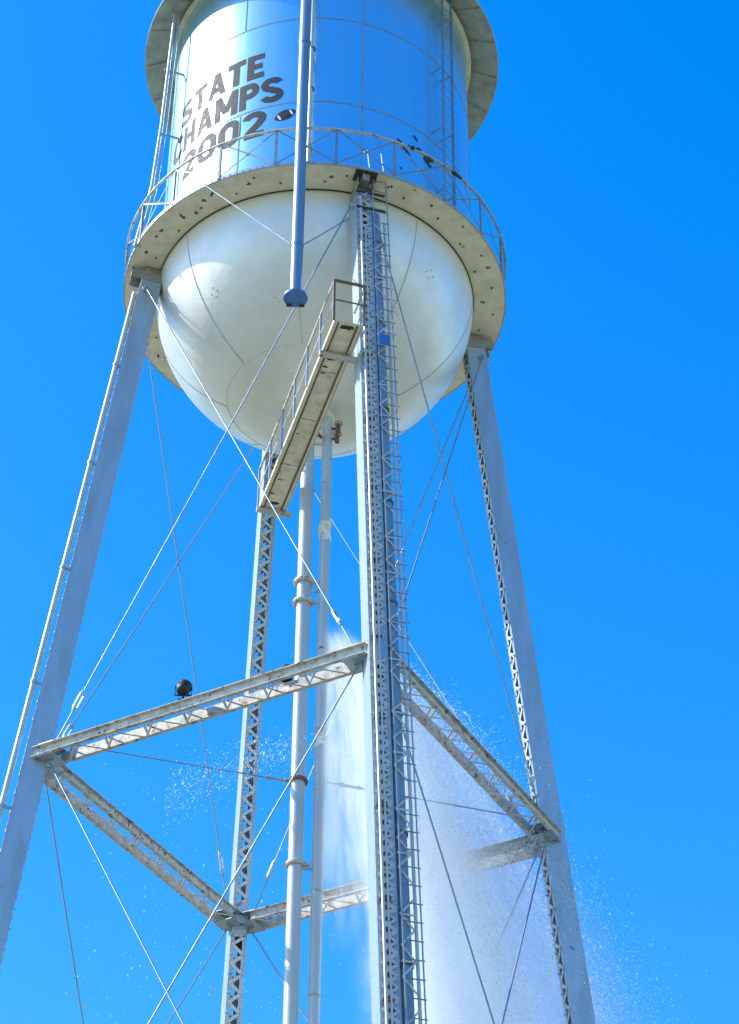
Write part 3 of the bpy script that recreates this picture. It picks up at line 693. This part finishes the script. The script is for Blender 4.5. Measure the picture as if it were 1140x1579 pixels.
# droplets thrown along falling arcs
def drops(n, name):
    V = []; Fc = []
    cnt = 0
    octv = np.array([(1, 1, 1), (1, -1, -1), (-1, 1, -1), (-1, -1, 1)], float)*.85
    octf = np.array([(0, 1, 2), (0, 3, 1), (0, 2, 3), (1, 3, 2)])
    kind = rng.random(n)
    # ropes of water: each rope keeps its own arc, drops scatter about it, wider with distance
    nj = 150; jm = np.where(rng.random(nj) < .35, rng.beta(1.2, 2.6, nj)*3.5+.03, 1.3+rng.beta(1.6, 2.4, nj)*4.0); jy = rng.normal(0, 1, nj); jw = rng.gamma(1.5, 1, nj); jw /= jw.sum()
    jid = rng.choice(nj, n, p=jw); loose = kind > .55
    m_ = jm[jid]*np.exp(rng.normal(0, 1, n)*np.where(loose, .22, .09)); yj = jy[jid]*.75+rng.normal(0, 1, n)*np.where(loose, .7, .12)
    far_ = kind > .955; m_[far_] = rng.beta(2, 2, far_.sum())*8.5
    wv = rng.random(n)**.72*10.5+.02
    u = np.sqrt(m_*(wv+.05)); jit = .015+.018*u
    u = u+rng.normal(0, 1, n)*jit; wv = wv+rng.normal(0, 1, n)*.05
    y = yj*(.07+.16*np.abs(u))+.52*u
    keep = (wv < 3.6) | (m_ > .28+.03*(wv-3.6)); u = u[keep]; wv = wv[keep]; y = y[keep]
    # thin arc of drops thrown to the left
    nl_ = n//180; t_ = rng.random(nl_)
    ul = -t_*3.1; wl = 2.7+.15*np.sin(t_*3)+t_**2*1.5+rng.normal(0, .12+.0*t_, nl_)*(1+t_*2); yl = rng.normal(0, .1, nl_)*(1+2*t_)-.3*t_
    nf = n//260; uf = rng.uniform(-4.5, 2, nf); wf = rng.uniform(3.5, 10, nf); yf = rng.normal(0, 1, nf)
    u = np.concatenate([u, ul, uf]); wv = np.concatenate([wv, wl, wf]); y = np.concatenate([y, yl, yf])
    N_ = len(u); size = rng.gamma(1.3, .0013, N_)+.0024
    # fall direction: tangent of the arc
    tx = np.clip(.5*u/np.maximum(wv, .3), -.8, 2); tz = -np.ones(N_); q = np.hypot(tx, tz); tx /= q; tz /= q
    st = 1+rng.random(N_)**2*3.5
    P = np.stack([u, y, -wv], 1)
    o = octv[None]*size[:, None, None]
    along = np.stack([tx, 0*tx, tz], 1); dot = (o*along[:, None]).sum(2)
    o = o+along[:, None]*dot[:, :, None]*(st[:, None, None]-1)
    vv = (P[:, None]+o).reshape(-1, 3); ff = (octf[None]+np.arange(N_)[:, None, None]*4).reshape(-1, 3)
    me = bpy.data.meshes.new(name); me.vertices.add(len(vv)); me.vertices.foreach_set('co', vv.ravel()); me.loops.add(ff.size); me.loops.foreach_set('vertex_index', ff.ravel().astype(np.int32))
    me.polygons.add(len(ff)); me.polygons.foreach_set('loop_start', np.arange(0, ff.size, 3, dtype=np.int32)); me.polygons.foreach_set('loop_total', np.full(len(ff), 3, np.int32)); me.update(); me.validate()
    m = bpy.data.materials.new('water_drops'); m.use_nodes = True; bb = m.node_tree.nodes['Principled BSDF']; bb.inputs['Base Color'].default_value = (.9, .95, 1, 1); bb.inputs['Roughness'].default_value = .25
    tl = m.node_tree.nodes.new('ShaderNodeBsdfTranslucent'); tl.inputs[0].default_value = (1, 1, 1, 1); ms = m.node_tree.nodes.new('ShaderNodeMixShader'); ms.inputs[0].default_value = .5; tp = m.node_tree.nodes.new('ShaderNodeBsdfTransparent'); m2 = m.node_tree.nodes.new('ShaderNodeMixShader'); m2.inputs[0].default_value = .45
    m.node_tree.links.new(bb.outputs[0], ms.inputs[1]); m.node_tree.links.new(tl.outputs[0], ms.inputs[2]); m.node_tree.links.new(ms.outputs[0], m2.inputs[1]); m.node_tree.links.new(tp.outputs[0], m2.inputs[2]); m.node_tree.links.new(m2.outputs[0], m.node_tree.nodes['Material Output'].inputs['Surface'])
    me.materials.append(m); ob = bpy.data.objects.new(name, me); COL.objects.link(ob); ob.parent = spray; return ob
o = drops(280000, 'droplets'); o['kind'] = 'stuff'
